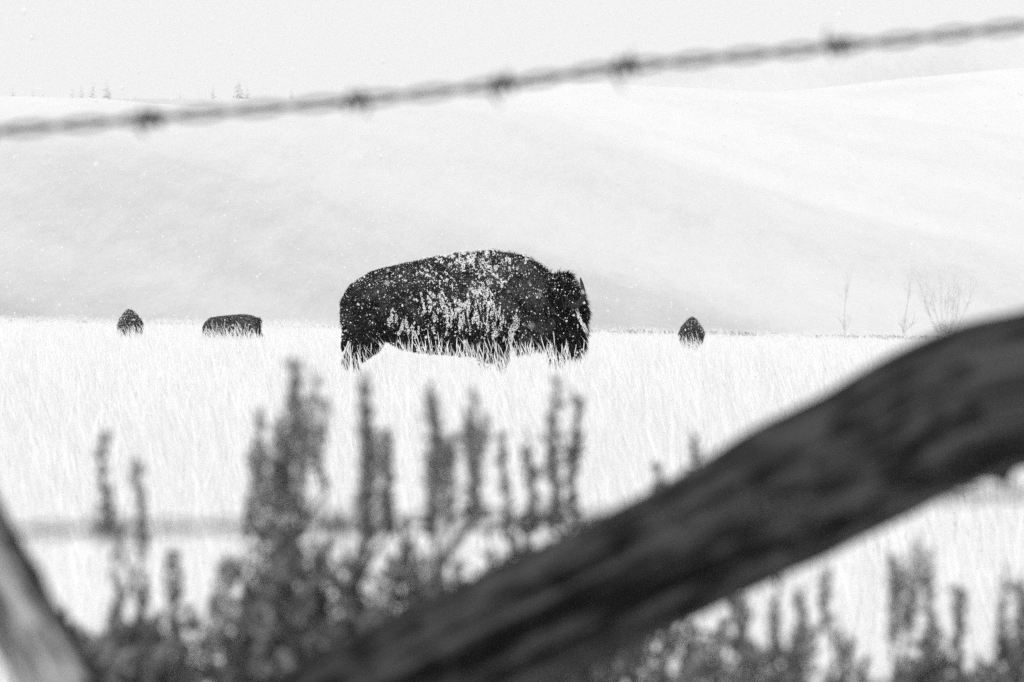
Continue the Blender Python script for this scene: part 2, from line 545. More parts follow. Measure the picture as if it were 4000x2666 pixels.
def bison_body(graze):
    mb = MB()
    rings = []
    for zx, top, bot, hw, hump in TORSO:
        if graze: top -= 0.38 * max(0, top - 150) * float(ss(150, 420, zx))
        top += 10 * float(ss(600, 1000, zx))
        zt, zb = BZ(top), BZ(bot); zc = zb + (zt - zb) * 0.46; x = BX(zx)
        rg = []
        for k in range(32):
            th = 2 * math.pi * k / 32
            sn, cs = math.sin(th), math.cos(th)
            zz = zc + (zt - zc) * sn if sn > 0 else zc + (zc - zb) * sn
            w = hw * math.copysign(abs(cs) ** 0.85, cs)
            if sn > 0: w *= 1 - min(.85, hump * 1.45) * sn ** 1.3 * 0.78
            rg.append((x, w, zz))
        rings.append(rg)
    mb.add(*loft(rings))

    def zslices(sl):
        out = []
        for zy, xa, xb, hw in sl:
            xc, hx_ = (BX(xa) + BX(xb)) / 2, (BX(xb) - BX(xa)) / 2
            out.append([(xc + hx_ * math.cos(2 * math.pi * k / 24), hw * math.sin(2 * math.pi * k / 24), BZ(zy)) for k in range(24)])
        return out
    piv = (BX(1800), BZ(600)); sh = (0, 0); ang = 0
    if graze: ang, sh = R(38), (-0.14, -0.42)
    hv, hf = loft(zslices(HEAD)); mb.add(rigid(hv, piv, ang, sh), hf)
    hv, hf = loft(zslices(BEARD)); mb.add(rigid(hv, piv, ang, sh), hf)
    # neck under-hang
    mb.tube([(BX(1600), 0, BZ(760)), (BX(1760), 0, BZ(700)), (BX(1900), 0, BZ(620) + sh[1])], [.33, .28, .2], 16)
    for s_ in (-1, 1):
        # foreleg with its fur trousers
        fx_, y_ = BX(1390) + 0.10 * s_, 0.19 * s_
        mb.tube([(fx_ + .03, y_, .98), (fx_ - .01, y_, .70), (fx_ - .02, y_, .52), (fx_, y_, .40), (fx_ - .005, y_, .26), (fx_, y_, .12), (fx_ + .035, y_, .03), (fx_ + .045, y_, .0)],
                [.17, .145, .11, .07, .055, .062, .07, .078], 14)
        # hind leg: thigh, stifle, hock, cannon
        hx_, y_ = BX(300) + 0.05 * s_, 0.20 * s_
        mb.tube([(hx_ + .10, y_, 1.12), (hx_ + .16, y_, .86), (hx_ + .10, y_, .66), (hx_ - .04, y_, .48), (hx_ - .085, y_, .42), (hx_ - .05, y_, .28), (hx_ - .03, y_, .12), (hx_ + .01, y_, .03), (hx_ + .02, y_, .0)],
                [.24, .22, .155, .09, .075, .055, .058, .068, .075], 14)
    # thighs fill the rump
    for s_ in (-1, 1):
        mb.tube([(BX(380), .16 * s_, BZ(520)), (BX(340), .2 * s_, BZ(700)), (BX(360), .2 * s_, BZ(880))], [.14, .22, .18], 16)
    # tail
    mb.tube([(BX(215), 0, BZ(500)), (BX(182), 0, BZ(560)), (BX(180), 0, BZ(650)), (BX(190), 0, BZ(760)), (BX(200), 0.02, BZ(840)), (BX(190), 0.03, BZ(900)), (BX(178), 0.03, BZ(960))],
            [.045, .035, .03, .028, .04, .045, .015], 10)
    o = mesh('tmp', mb.v, mb.f)
    rm = o.modifiers.new('r', 'REMESH'); rm.mode = 'VOXEL'; rm.voxel_size = 0.021
    sm = o.modifiers.new('s', 'SMOOTH'); sm.factor = 0.5; sm.iterations = 5
    dg = bpy.context.evaluated_depsgraph_get(); dg.update()
    me = bpy.data.meshes.new_from_object(o.evaluated_get(dg))
    bpy.data.objects.remove(o)
    # uneven woolly surface
    co = np.empty(len(me.vertices) * 3, dtype=np.float32); me.vertices.foreach_get('co', co); co = co.reshape(-1, 3)
    no = np.empty(len(me.vertices) * 3, dtype=np.float32); me.vertices.foreach_get('normal', no); no = no.reshape(-1, 3)
    dsp = np.array([mnoise.fractal(Vector((a * 7, b_ * 7, c * 4.5)), 1.0, 2.0, 3) for a, b_, c in co])
    amp = 0.016 * ss(0.35, 0.7, co[:, 2])
    co = co + no * (dsp * amp)[:, None]
    me.vertices.foreach_set('co', co.ravel()); me.update()
    me.polygons.foreach_set('use_smooth', np.ones(len(me.polygons), dtype=bool))
    return me, (piv, ang, sh)


def surface_samples(me, n_, g):
    me.calc_loop_triangles()
    tri = np.empty(len(me.loop_triangles) * 3, dtype=np.int32); me.loop_triangles.foreach_get('vertices', tri); tri = tri.reshape(-1, 3)
    co = np.empty(len(me.vertices) * 3, dtype=np.float32); me.vertices.foreach_get('co', co); co = co.reshape(-1, 3)
    no = np.empty(len(me.vertices) * 3, dtype=np.float32); me.vertices.foreach_get('normal', no); no = no.reshape(-1, 3)
    a, b_, c = co[tri[:, 0]], co[tri[:, 1]], co[tri[:, 2]]
    area = np.linalg.norm(np.cross(b_ - a, c - a), axis=1)
    pick = g.choice(len(tri), n_, p=area / area.sum())
    r1, r2 = np.sqrt(g.random(n_)), g.random(n_)
    w = np.stack([1 - r1, r1 * (1 - r2), r1 * r2], -1)[:, :, None]
    p = (co[tri[pick]] * w).sum(1); q = (no[tri[pick]] * w).sum(1)
    q /= np.linalg.norm(q, axis=1)[:, None] + 1e-9
    return p, q


def fur_part(me, n_, parent, g, wscale=1.0):
    p, q = surface_samples(me, n_, g)
    headf = ss(BX(1760), BX(1860), p[:, 0])
    fore = ss(BX(1000), BX(1450), p[:, 0])
    low = ss(0.30, 0.62, p[:, 2])
    length = (0.030 + 0.035 * fore + 0.02 * headf) * (0.35 + 0.65 * low) * g.uniform(0.6, 1.35, n_)
    crown = headf * ss(1.30, 1.46, p[:, 2])
    length += 0.05 * crown * g.random(n_)
    if wscale > 1: length *= 1.5
    beard = ss(BX(1740), BX(1800), p[:, 0]) * (1 - ss(0.62, 0.80, p[:, 2]))
    length += 0.06 * beard * g.random(n_)
    rough = np.array([mnoise.noise(Vector((a * 16, b_ * 16, c * 16))) for a, b_, c in p])
    length *= 1 + 0.7 * rough
    flow = np.stack([-0.55 + 0.9 * headf, np.zeros(n_), -0.75 + 0.5 * crown * 2], -1)
    swirl = np.array([mnoise.noise_vector(Vector((a * 3.2, b_ * 3.2, c * 3.2))) for a, b_, c in p])
    flow += 0.75 * swirl + g.normal(0, 0.22, (n_, 3))
    flow -= q * (flow * q).sum(1)[:, None]
    flow /= np.linalg.norm(flow, axis=1)[:, None] + 1e-9
    lift = g.uniform(0.35, 1.3, n_)[:, None]
    d = flow + q * lift
    d /= np.linalg.norm(d, axis=1)[:, None]
    side = np.cross(d, q); side /= np.linalg.norm(side, axis=1)[:, None] + 1e-9
    w = (0.0038 * g.uniform(0.7, 1.4, n_) * wscale)[:, None]
    root = p - q * 0.006
    mid = root + d * (length * 0.55)[:, None] + flow * 0.004
    tip = root + d * length[:, None] + np.array([0, 0, -1.0]) * (length * 0.22)[:, None]
    v = np.stack([root - side * w, root + side * w, mid + side * w * 0.8, mid - side * w * 0.8, tip], 1)
    fq = np.arange(n_)[:, None] * 5
    tris = np.concatenate([fq + [0, 1, 2], fq + [0, 2, 3], fq + [3, 2, 4]], 0)
    tone = np.array([mnoise.fractal(Vector((a * 5, b_ * 5, c * 5)), 1.0, 2.0, 3) for a, b_, c in p])
    sh = np.clip(0.0 + 0.45 * tone + 0.20 * g.normal(0, 1, n_) ** 2 - 0.30 * headf + 0.24 * ss(1.05, 1.45, p[:, 2]) * (1 - headf) + 0.10 * fore * (1 - headf) - 0.22 * (1 - ss(0.75, 1.15, p[:, 2])), 0, 1)  # paler upper and darker lower fur: light from above put into the colour
    sh = np.repeat(sh, 5)
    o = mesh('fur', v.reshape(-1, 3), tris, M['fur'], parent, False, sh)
    tag(o, kind='stuff')
    return o


OCT = np.array([(1, 0, 0), (-1, 0, 0), (0, 1, 0), (0, -1, 0), (0, 0, 1), (0, 0, -1)], dtype=np.float32)
OCF = np.array([(0, 2, 4), (2, 1, 4), (1, 3, 4), (3, 0, 4), (2, 0, 5), (1, 2, 5), (3, 1, 5), (0, 3, 5)])


def blobs(name, pos, size, parent, g, mat, smooth=True):
    """little uneven lumps: pos (n,3), size (n,3)"""
    n_ = len(pos)
    v = OCT[None] * size[:, None, :] * g.uniform(0.65, 1.3, (n_, 6, 1)) + g.normal(0, 0.12, (n_, 6, 3)) * size[:, None, :]
    v = v + pos[:, None, :]
    f = (np.arange(n_)[:, None, None] * 6 + OCF[None]).reshape(-1, 3)
    return mesh(name, v.reshape(-1, 3), f, mat, parent, smooth)


# where snow lies thick on the near bison: (zx, zy, rx, ry, weight) in the side view
SNOWY = [(1080, 225, 150, 60, .8), (1270, 235, 170, 70, .8), (1400, 290, 110, 60, .65), (1000, 400, 60, 60, .5), (820, 350, 130, 45, .6), (640, 380, 60, 40, .5),
         (900, 540, 130, 60, .6), (1000, 630, 150, 110, .85), (1120, 600, 90, 120, .95), (1300, 480, 80, 110, 1.1), (1270, 610, 100, 110, 1.1), (1110, 730, 140, 55, .85),
         (860, 640, 90, 70, .6), (635, 710, 70, 80, .75), (1370, 690, 60, 70, 1.1), (1450, 790, 110, 55, .75), (830, 800, 80, 50, .45), (1560, 720, 80, 90, .4),
         (740, 770, 60, 60, .5), (1640, 230, 50, 40, .4), (1430, 370, 60, 60, .5)]


def snow_part(me, n_, parent, g, near, amount=1.0):
    p, q = surface_samples(me, n_, g)
    zx = (p[:, 0] * 310.4 + 1815 - 1250) * 2.046
    zy = (642 - p[:, 2] * 310.4) * 2.046
    dens = np.zeros(n_)
    if near:
        for cx, cy, rx, ry, w in SNOWY:
            dens += w * np.exp(-(((zx - cx) / rx) ** 2 + ((zy - cy) / ry) ** 2))
    dens = np.clip(dens, 0, 1.15)
    col = ss(380, 470, zy)                             # streaks down the flank, blotches on the back
    nzv = np.array([mnoise.fractal(Vector((a * 13.3 + 7.7 + b_ * 3, b_ * 5 + .37, (c * 13 if k < .5 else c * 4.2) - a * 2.6)), 1.0, 2.0, 2) for (a, b_, c), k in zip(p, col)])
    nzf = np.array([mnoise.noise(Vector((a * 38 + .3, b_ * 38, c * 30))) for a, b_, c in p])
    crack = np.array([mnoise.noise(Vector((a * 30 + b_ * 6 + c * 5, b_ * 12 + 3.3, c * 9 - a * 4))) for a, b_, c in p])
    thick = (crack > -0.13 + 0.25 * nzf) & (nzv + nzf * 0.45 > 0.42 - 0.58 * dens) & (dens > 0.1)
    speck = g.random(n_) < (0.016 + 0.06 * dens + (0.022 * ss(0.95, 1.3, p[:, 2]) if near else 0.03)) * amount
    top = (q[:, 2] > 0.55) & (g.random(n_) < 0.03 * amount)
    use = (thick | speck | top) & (q[:, 2] > -0.6) & (p[:, 2] > 0.5)
    big = np.where(thick, g.uniform(0.0035, 0.0085, n_), np.exp(g.normal(math.log(0.0042), 0.45, n_)))
    if near:                                            # line of snow down the edge of the face
        hx_ = np.abs(zx - (2020 + (zy - 560) * 0.36)) < 11
        face = hx_ & (zy > 560) & (zy < 830) & (np.abs(p[:, 1]) > 0.05)
        use |= face; big = np.where(face, g.uniform(0.008, 0.013, n_), big)
    pos = p + q * (0.016 + 0.03 * ss(BX(1000), BX(1450), p[:, 0]))[:, None]
    if not near: big = big * 1.7
    size = np.stack([big * 0.85, big * 0.85, big * g.uniform(0.9, 1.6, n_)], -1)
    o = blobs('snow_crust', pos[use], size[use], parent, g, M['furSnow'])
    tag(o, 'white snow clumps caught in the fur', kind='stuff')
    return o


def add_horn(parent, s_, xf):
    piv, ang, sh = xf
    ctl = [(2005, .17, 590), (2040, .235, 585), (2075, .29, 565), (2098, .315, 520), (2103, .315, 470), (2094, .30, 415), (2080, .285, 362)]
    pts = rigid([(BX(a), y * s_, BZ(c)) for a, y, c in ctl], piv, ang, sh)
    mb = MB(); mb.tube(pts, [.048, .046, .040, .033, .026, .017, .004], 12)
    return mb.build('horn', M['horn'], parent)


BODY, XF = bison_body(False)
BODYG, XFG = bison_body(True)
gr = np.random.default_rng(21)


def make_bison(loc, rz, scale, near, label, group):
    root = empty('bison', loc, rz)
    root.scale = (scale,) * 3
    tag(root, label, 'bison', group)
    me, xf = (BODY, XF) if near or abs(math.cos(rz)) < .5 else (BODYG, XFG)
    body = bpy.data.objects.new('body', me); C.objects.link(body); body.parent = root
    if not me.materials: me.materials.append(M['hide'])
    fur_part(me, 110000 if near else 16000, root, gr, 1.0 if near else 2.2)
    snow_part(me, 170000 if near else 26000, root, gr, near, 1.0 if near else 1.6)
    for s_ in (-1, 1):
        add_horn(root, s_, xf)
        mb = MB()
        c = rigid([(BX(2010), 0.196 * s_, BZ(640))], xf[0], xf[1], xf[2])[0]
        rings = []
        for i in range(7):
            ph = -math.pi / 2 + math.pi * i / 6
            rings.append([(c[0] + .02 * math.cos(ph) * math.cos(2 * math.pi * k / 10), c[1] + .02 * math.cos(ph) * math.sin(2 * math.pi * k / 10), c[2] + .02 * math.sin(ph)) for k in range(10)])
        mb.add(*loft(rings)); mb.build('eye', M['eye'], root)
    return root


bx0 = at(1815, 1562, 71.6).x
make_bison((bx0, 71.6, float(ground_z(bx0, 71.6))), 0, 1.0, True, 'large dark bison standing side-on in tall grass, its flank crusted with snow', 'bison on the field')
for px, d, yaw, scl, lab in [
        (508, 240, R(100), 0.97, 'small far bison at the left, seen end-on with a pointed hump'),
        (918, 240, R(3), 0.88, 'small far bison seen side-on, grazing left of the large bison'),
        (2702, 245, R(86), 1.03, 'small far bison seen end-on, right of the large bison')]:
    q = at(px, 1300, d)
    make_bison((q.x, d, float(ground_z(q.x, d))), yaw, scl, False, lab, 'bison on the field')

# ------------------------------------------------------------------ brush at the far edge of the field
n_ = 2600
bx_ = rng.uniform(-60, 60, n_); by_ = rng.uniform(322, 346, n_)
bz_ = ground_z(bx_, by_)
V, F, A = [], [], []
clump = np.array([mnoise.noise(Vector((a * 0.16, 2.2, 0.4))) for a in bx_])
for a, c, z, cl in zip(bx_, by_, bz_, clump):
    k = 1.0 if a > -6 else 0.8
    if cl < -0.12 and random.random() < 0.75: continue
    h = random.uniform(0.35, 0.62) * k
    for _ in range(14):
        th = random.uniform(0, 6.283); ln = random.uniform(0.5, 1.0) * h
        dx, dy = math.cos(th) * ln * 0.8, math.sin(th) * ln * 0.5
        o = len(V)
        wx = 0.03
        V += [(a - wx, c, z), (a + wx, c, z), (a + dx + wx, c + dy, z + ln * 1.05), (a + dx - wx, c + dy, z + ln)]
        F.append((o, o + 1, o + 2, o + 3)); s0 = random.uniform(0.2, 0.9); A += [s0] * 4
M['brush'] = shade_material('frosted low brush', 0.12, 0.65, 0.9, 0.1, transl=0.2)
tag(mesh('low_brush', V, F, M['brush'], attr=A), 'thin grey line of frosted brush along the far edge of the field', 'brush', kind='stuff')


# ------------------------------------------------------------------ bare trees and pines in the snowfall
def bare_tree(px, py_top, py_base, d, trunks, spread, label, seed):
    rr = random.Random(seed)
    b0 = at(px, py_base, d); top = at(px, py_top, d); H = top.z - b0.z
    root = empty('bare_tree', b0)
    tag(root, label, 'tree', 'bare trees at the foot of the hill')
    tr, cr = MB(), MB()
    def twig(p, dr, ln, rad, lvl):
        pts = [p.copy()]; q = p.copy(); v = dr.copy()
        for _ in range(4):
            v = (v + Vector((rr.gauss(0, .13), rr.gauss(0, .13), rr.gauss(0.05, .10)))).normalized()
            q = q + v * ln / 4; pts.append(q.copy())
        cr.tube(pts, [rad, rad * .8, rad * .6, rad * .45, rad * .25], 3, False, rr.random())
        if lvl < 3:
            for _ in range(4 if lvl < 2 else 3):
                k = rr.randint(1, 4)
                nd = (v + Vector((rr.gauss(0, .5), rr.gauss(0, .5), rr.gauss(.35, .35)))).normalized()
                twig(pts[k], nd, ln * rr.uniform(.45, .7), rad * .55, lvl + 1)
    for i in range(trunks):
        lean = (i - (trunks - 1) / 2) / max(1, trunks) * spread + rr.gauss(0, .03) - (0.06 if trunks == 1 else 0)
        p = Vector(((i - (trunks - 1) / 2) * H * 0.03, rr.gauss(0, .3), -1.0)); v = Vector((lean, rr.gauss(0, .05), 1)).normalized()
        h = H * rr.uniform(.8, 1.0); pts, rad = [p.copy()], [H * .014]
        for k in range(9):
            v = (v + Vector((rr.gauss(0, .035), rr.gauss(0, .035), 0.02))).normalized()
            p = p + v * (h + 1) / 9; pts.append(p.copy()); rad.append(H * .014 * (1 - .1 * (k + 1)) / (1 + .3 * (trunks > 1)))
            if k >= (2 if trunks > 1 else 4):
                for _ in range(3):
                    nd = (v + Vector((rr.gauss(0, .5), rr.gauss(0, .5), .1))).normalized()
                    twig(p, nd, h * rr.uniform(.12, .24), rad[-1] * .45, 1)
        for _ in range(6):
            nd = Vector((rr.gauss(0, .7), rr.gauss(0, .5), .8)).normalized()
            twig(pts[0] + Vector((0, 0, 1.2)), nd, H * rr.uniform(.1, .2), H * .006, 1)
        tr.tube(pts, rad, 6, True, rr.random() * .4)
    tr.build('trunk', M['fartwig'], root); cr.build('crown', M['fartwig'], root)


bare_tree(3300, 1050, 1300, 1450, 1, 0.0, 'faint slender bare tree furthest left, right of the far end-on bison', 3)
bare_tree(3530, 1000, 1305, 1450, 1, 0.0, 'faint slender bare tree between the lone slim tree and the many-stemmed one', 8)
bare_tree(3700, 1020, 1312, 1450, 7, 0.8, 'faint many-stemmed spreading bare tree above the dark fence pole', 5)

PINES = [(50, 330), (128, 340), (168, 345), (282, 332), (318, 322), (362, 306), (418, 303), (527, 365), (702, 348), (832, 318), (932, 292), (965, 322), (1140, 330)]
ORD = ['first', 'second', 'third', 'fourth', 'fifth', 'sixth', 'seventh', 'eighth', 'ninth', 'tenth', 'eleventh', 'twelfth', 'thirteenth']
for i, (px, pt) in enumerate(PINES):
    d = 6100
    rr = random.Random(50 + i)
    b0 = at(px, 425, d); H = at(px, pt, d).z - b0.z
    root = empty('pine_tree', b0)
    tag(root, 'misty pine on the far ridge above the wire, %s from the left edge' % ORD[i], 'tree', 'misty pines on the far ridge')
    tr, cr = MB(), MB()
    tr.tube([(0, 0, -2), (0, 0, H * .5), (0, 0, H * .98)], [.35, .2, .03], 6)
    lay = 16
    for k in range(lay):
        z = H * (0.12 + 0.86 * k / lay); rad = H * (0.26 if i not in (6, 10) else .36) * (1 - k / lay) ** 0.85 * rr.uniform(.75, 1.1) + .15
        for _ in range(11):
            th = rr.uniform(0, 6.283); ln = rad * rr.uniform(.6, 1.1)
            ex, ey = math.cos(th), math.sin(th); w = ln * .3
            cr.add([(0, 0, z), (ex * ln * .6 - ey * w, ey * ln * .6 + ex * w, z - ln * .25), (ex * ln, ey * ln, z - ln * .45), (ex * ln * .6 + ey * w, ey * ln * .6 - ex * w, z - ln * .25)],
                   [(0, 1, 2), (0, 2, 3)], rr.random())
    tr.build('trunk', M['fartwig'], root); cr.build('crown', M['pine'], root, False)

# ------------------------------------------------------------------ the fence in the foreground
K2 = 1.7


def spline(ctl, n_):
    """Catmull-Rom through rows of numbers"""
    c = [np.array(p, dtype=float) for p in ctl]
    c = [2 * c[0] - c[1]] + c + [2 * c[-1] - c[-2]]
    out = []
    for i in range(1, len(c) - 2):
        for k in range(n_):
            t_ = k / n_
            a, b_, e, g = c[i - 1], c[i], c[i + 1], c[i + 2]
            out.append(0.5 * (2 * b_ + (e - a) * t_ + (2 * a - 5 * b_ + 4 * e - g) * t_ ** 2 + (3 * b_ - a - 3 * e + g) * t_ ** 3))
    out.append(c[-2])
    return out


def pole(name, ctl, mat, label, seed, knots, grooves=()):
    """ctl rows: x, y, z, radius (metres)"""
    rows = spline(ctl, 14)
    nseg = 80
    pts = [Vector(r_[:3]) for r_ in rows]; rad = [r_[3] for r_ in rows]
    ln = [0.0]
    for a, b_ in zip(pts, pts[1:]): ln.append(ln[-1] + (b_ - a).length)

    def rf(i, th):
        u_ = ln[i]
        v = 1 + 0.03 * mnoise.noise(Vector((u_ * 5, math.cos(th) * .8 + seed, math.sin(th) * .8))) \
            + 0.035 * mnoise.noise(Vector((u_ * 3, math.cos(th) * 3.5 + seed, math.sin(th) * 3.5))) \
            + 0.02 * mnoise.noise(Vector((u_ * 30, math.cos(th) * 4 + seed, math.sin(th) * 4)))
        for gth, gs in grooves:                          # drying cracks along the grain
            dt = (th - gth - 0.35 * mnoise.noise(Vector((u_ * 2.2, gs, seed))) + math.pi) % (2 * math.pi) - math.pi
            op = min(1.0, max(0.0, mnoise.noise(Vector((u_ * 4.5, gs + 9, seed))) * 3 + .55))
            v -= 0.16 * op * math.exp(-(dt / 0.085) ** 2)
        for kx, kt, kr, kh in knots:
            ku = ln[min(range(len(pts)), key=lambda j: abs(pts[j].x - kx))]
            dt = (th - kt + math.pi) % (2 * math.pi) - math.pi
            v += kh * math.exp(-((u_ - ku) / kr) ** 2 - (dt * rad[i] / kr) ** 2)
        return v
    mb = MB(); mb.tube(pts, rad, nseg, True, 0.5, rf)
    o = mb.build(name, mat)
    g = []
    for i in range(len(pts)):
        for k in range(nseg):
            th = 2 * math.pi * k / nseg
            g.append((ln[i], math.cos(th) + seed, math.sin(th)))
    a = o.data.attributes.new('grain', 'FLOAT_VECTOR', 'POINT')
    a.data.foreach_set('vector', np.array(g, dtype=np.float32).ravel())
    tag(o, label, 'fence pole', 'poles of the fence')
    return o


def W(x, y, d, rpx):
    q = at(x * K2, y * K2, d)
    return (q.x, q.y, q.z, rpx * K2 / FPX * d)


DL = 4.3
right = []
for px, py, rp in [(4000, 1516, 302), (3837, 1558, 304), (3643, 1640, 300), (3353, 1795, 288), (3063, 1940, 286), (2773, 2093, 266), (2483, 2235, 263),
                   (2242, 2352, 264), (2000, 2467, 263), (1700, 2610, 260), (1340, 2790, 258)]:
    right.append(W(px / K2, py / K2, DL, rp / K2))
lo = right[-1]
foot = (lo[0] - 1.25, lo[1] + .05, -0.05, .058)
mid_ = ((lo[0] + foot[0]) / 2, lo[1] + .02, (lo[2] + foot[2]) / 2 + .02, .056)
start = W(2680, 800, DL + .05, 165)
end = W(3050, 715, DL + .1, 160)
pole('fence_pole', [end, start] + right + [mid_, foot], M['darkwood'], 'thick dark weathered pole slanting across the lower right foreground', 1.7,
     [((3815 - 2000) / FPX * DL, 0.0, 0.009, 0.15), ((3840 - 2000) / FPX * DL, 0.25, 0.010, 0.06), ((3110 - 2000) / FPX * DL, -1.9, .012, .05), ((2850 - 2000) / FPX * DL, -1.7, .012, .05)],
     [(-1.95, 1.0), (-1.45, 2.0), (-2.4, 3.0), (-0.95, 4.0)])
DL2 = 4.12
left = [W(-170, 975, DL2, 92), W(-90, 1165, DL2, 90), W(-20, 1300, DL2, 88), W(70, 1460, DL2, 89), W(140, 1588, DL2, 92)]
l0, l1 = left[0], left[-1]
lfoot = (l1[0] + .38, l1[1] + .02, -0.05, .034)
lmid = ((l1[0] + lfoot[0]) / 2, l1[1], (l1[2] + lfoot[2]) / 2, .032)
ltop = (l0[0] - .17, l0[1] - .02, l0[2] + .33, .030)
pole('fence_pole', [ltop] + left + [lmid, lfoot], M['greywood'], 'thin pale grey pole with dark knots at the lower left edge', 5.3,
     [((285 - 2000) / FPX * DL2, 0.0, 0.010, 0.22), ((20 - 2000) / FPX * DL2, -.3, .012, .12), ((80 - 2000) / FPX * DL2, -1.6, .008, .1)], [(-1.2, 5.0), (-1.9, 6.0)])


def barbed_wire(ctl, label, barbs, twist, seed, k_=1.0):
    rr = random.Random(seed)
    q0 = Vector(ctl[0])
    root = empty('barbed_wire', q0)
    tag(root, label, 'wire', 'strands of the wire fence')
    rows = [Vector(r_) - q0 for r_ in spline(ctl, 160)]
    ln = [0.0]
    for a, b_ in zip(rows, rows[1:]): ln.append(ln[-1] + (b_ - a).length)
    for ph in (0, math.pi):
        pts = []
        for p, u_ in zip(rows, ln):
            th = 2 * math.pi * u_ / twist + ph + 0.6 * math.sin(u_ * 7)
            pts.append(p + Vector((0, math.cos(th), math.sin(th))) * 0.0032 * k_)
        mb = MB(); mb.tube(pts, 0.0017 * k_, 6); mb.build('strand', M['wire'], root)
    for px in barbs:
        best = min(range(len(rows)), key=lambda i: abs((rows[i] + q0).x - px))
        p = rows[best]; t_ = (rows[min(best + 1, len(rows) - 1)] - rows[max(best - 1, 0)]).normalized()
        pts = []
        a0 = rr.uniform(0, 6.28)
        sidev = t_.cross(Vector((0, 1, 0))).normalized(); oth = t_.cross(sidev)
        def cir(th, r_): return sidev * math.cos(th) * r_ + oth * math.sin(th) * r_
        for k in range(29):
            th = a0 + k / 28 * 4.25 * math.pi
            pts.append(p + cir(th, .0066) + t_ * ((k / 28 - .5) * .018))
        e0 = p + cir(a0, .0066) + (cir(a0 - 1.2, 1) + t_ * .1).normalized() * .015 - t_ * .006
        e1 = p + cir(a0 + 4.25 * math.pi, .0066) + (cir(a0 + 4.25 * math.pi + 1.2, 1)).normalized() * .015 + t_ * .006
        mb = MB(); mb.tube([e0] + pts + [e1], [.0006] + [.0019] * 29 + [.0006], 6)
        mb.build('barb', M['wire'], root)
    return root


DW = 4.5
up = [at(px, py, DW + (px - 2000) * 2e-5) for px, py in [(-1500, 640), (0, 512), (600, 462), (1400, 392), (1965, 330), (2440, 262), (3270, 183), (4000, 103), (5200, -30), (7000, -200)]]
barbx = lambda px: (px - 2000) / FPX * DW
barbed_wire([tuple(p) for p in up], 'blurred barbed wire rising to the right across the sky', [barbx(p) for p in (-60, 590, 1395, 1965, 2445, 3275, 4330)], 0.087, 3, 1.08)
DW2 = 3.15
dn = [at(px, py, DW2) for px, py in [(-1500, 2085), (0, 2075), (400, 2066), (1200, 2052), (2000, 2030), (3000, 1985), (4000, 1925), (5200, 1850), (7000, 1760)]]
barbed_wire([tuple(p) for p in dn], 'blurred lower barbed wire running level behind the sagebrush tips', [(p - 2000) / FPX * DW2 for p in (430, 1300, 2130, 2960, 4400)], 0.066, 4, 0.75)


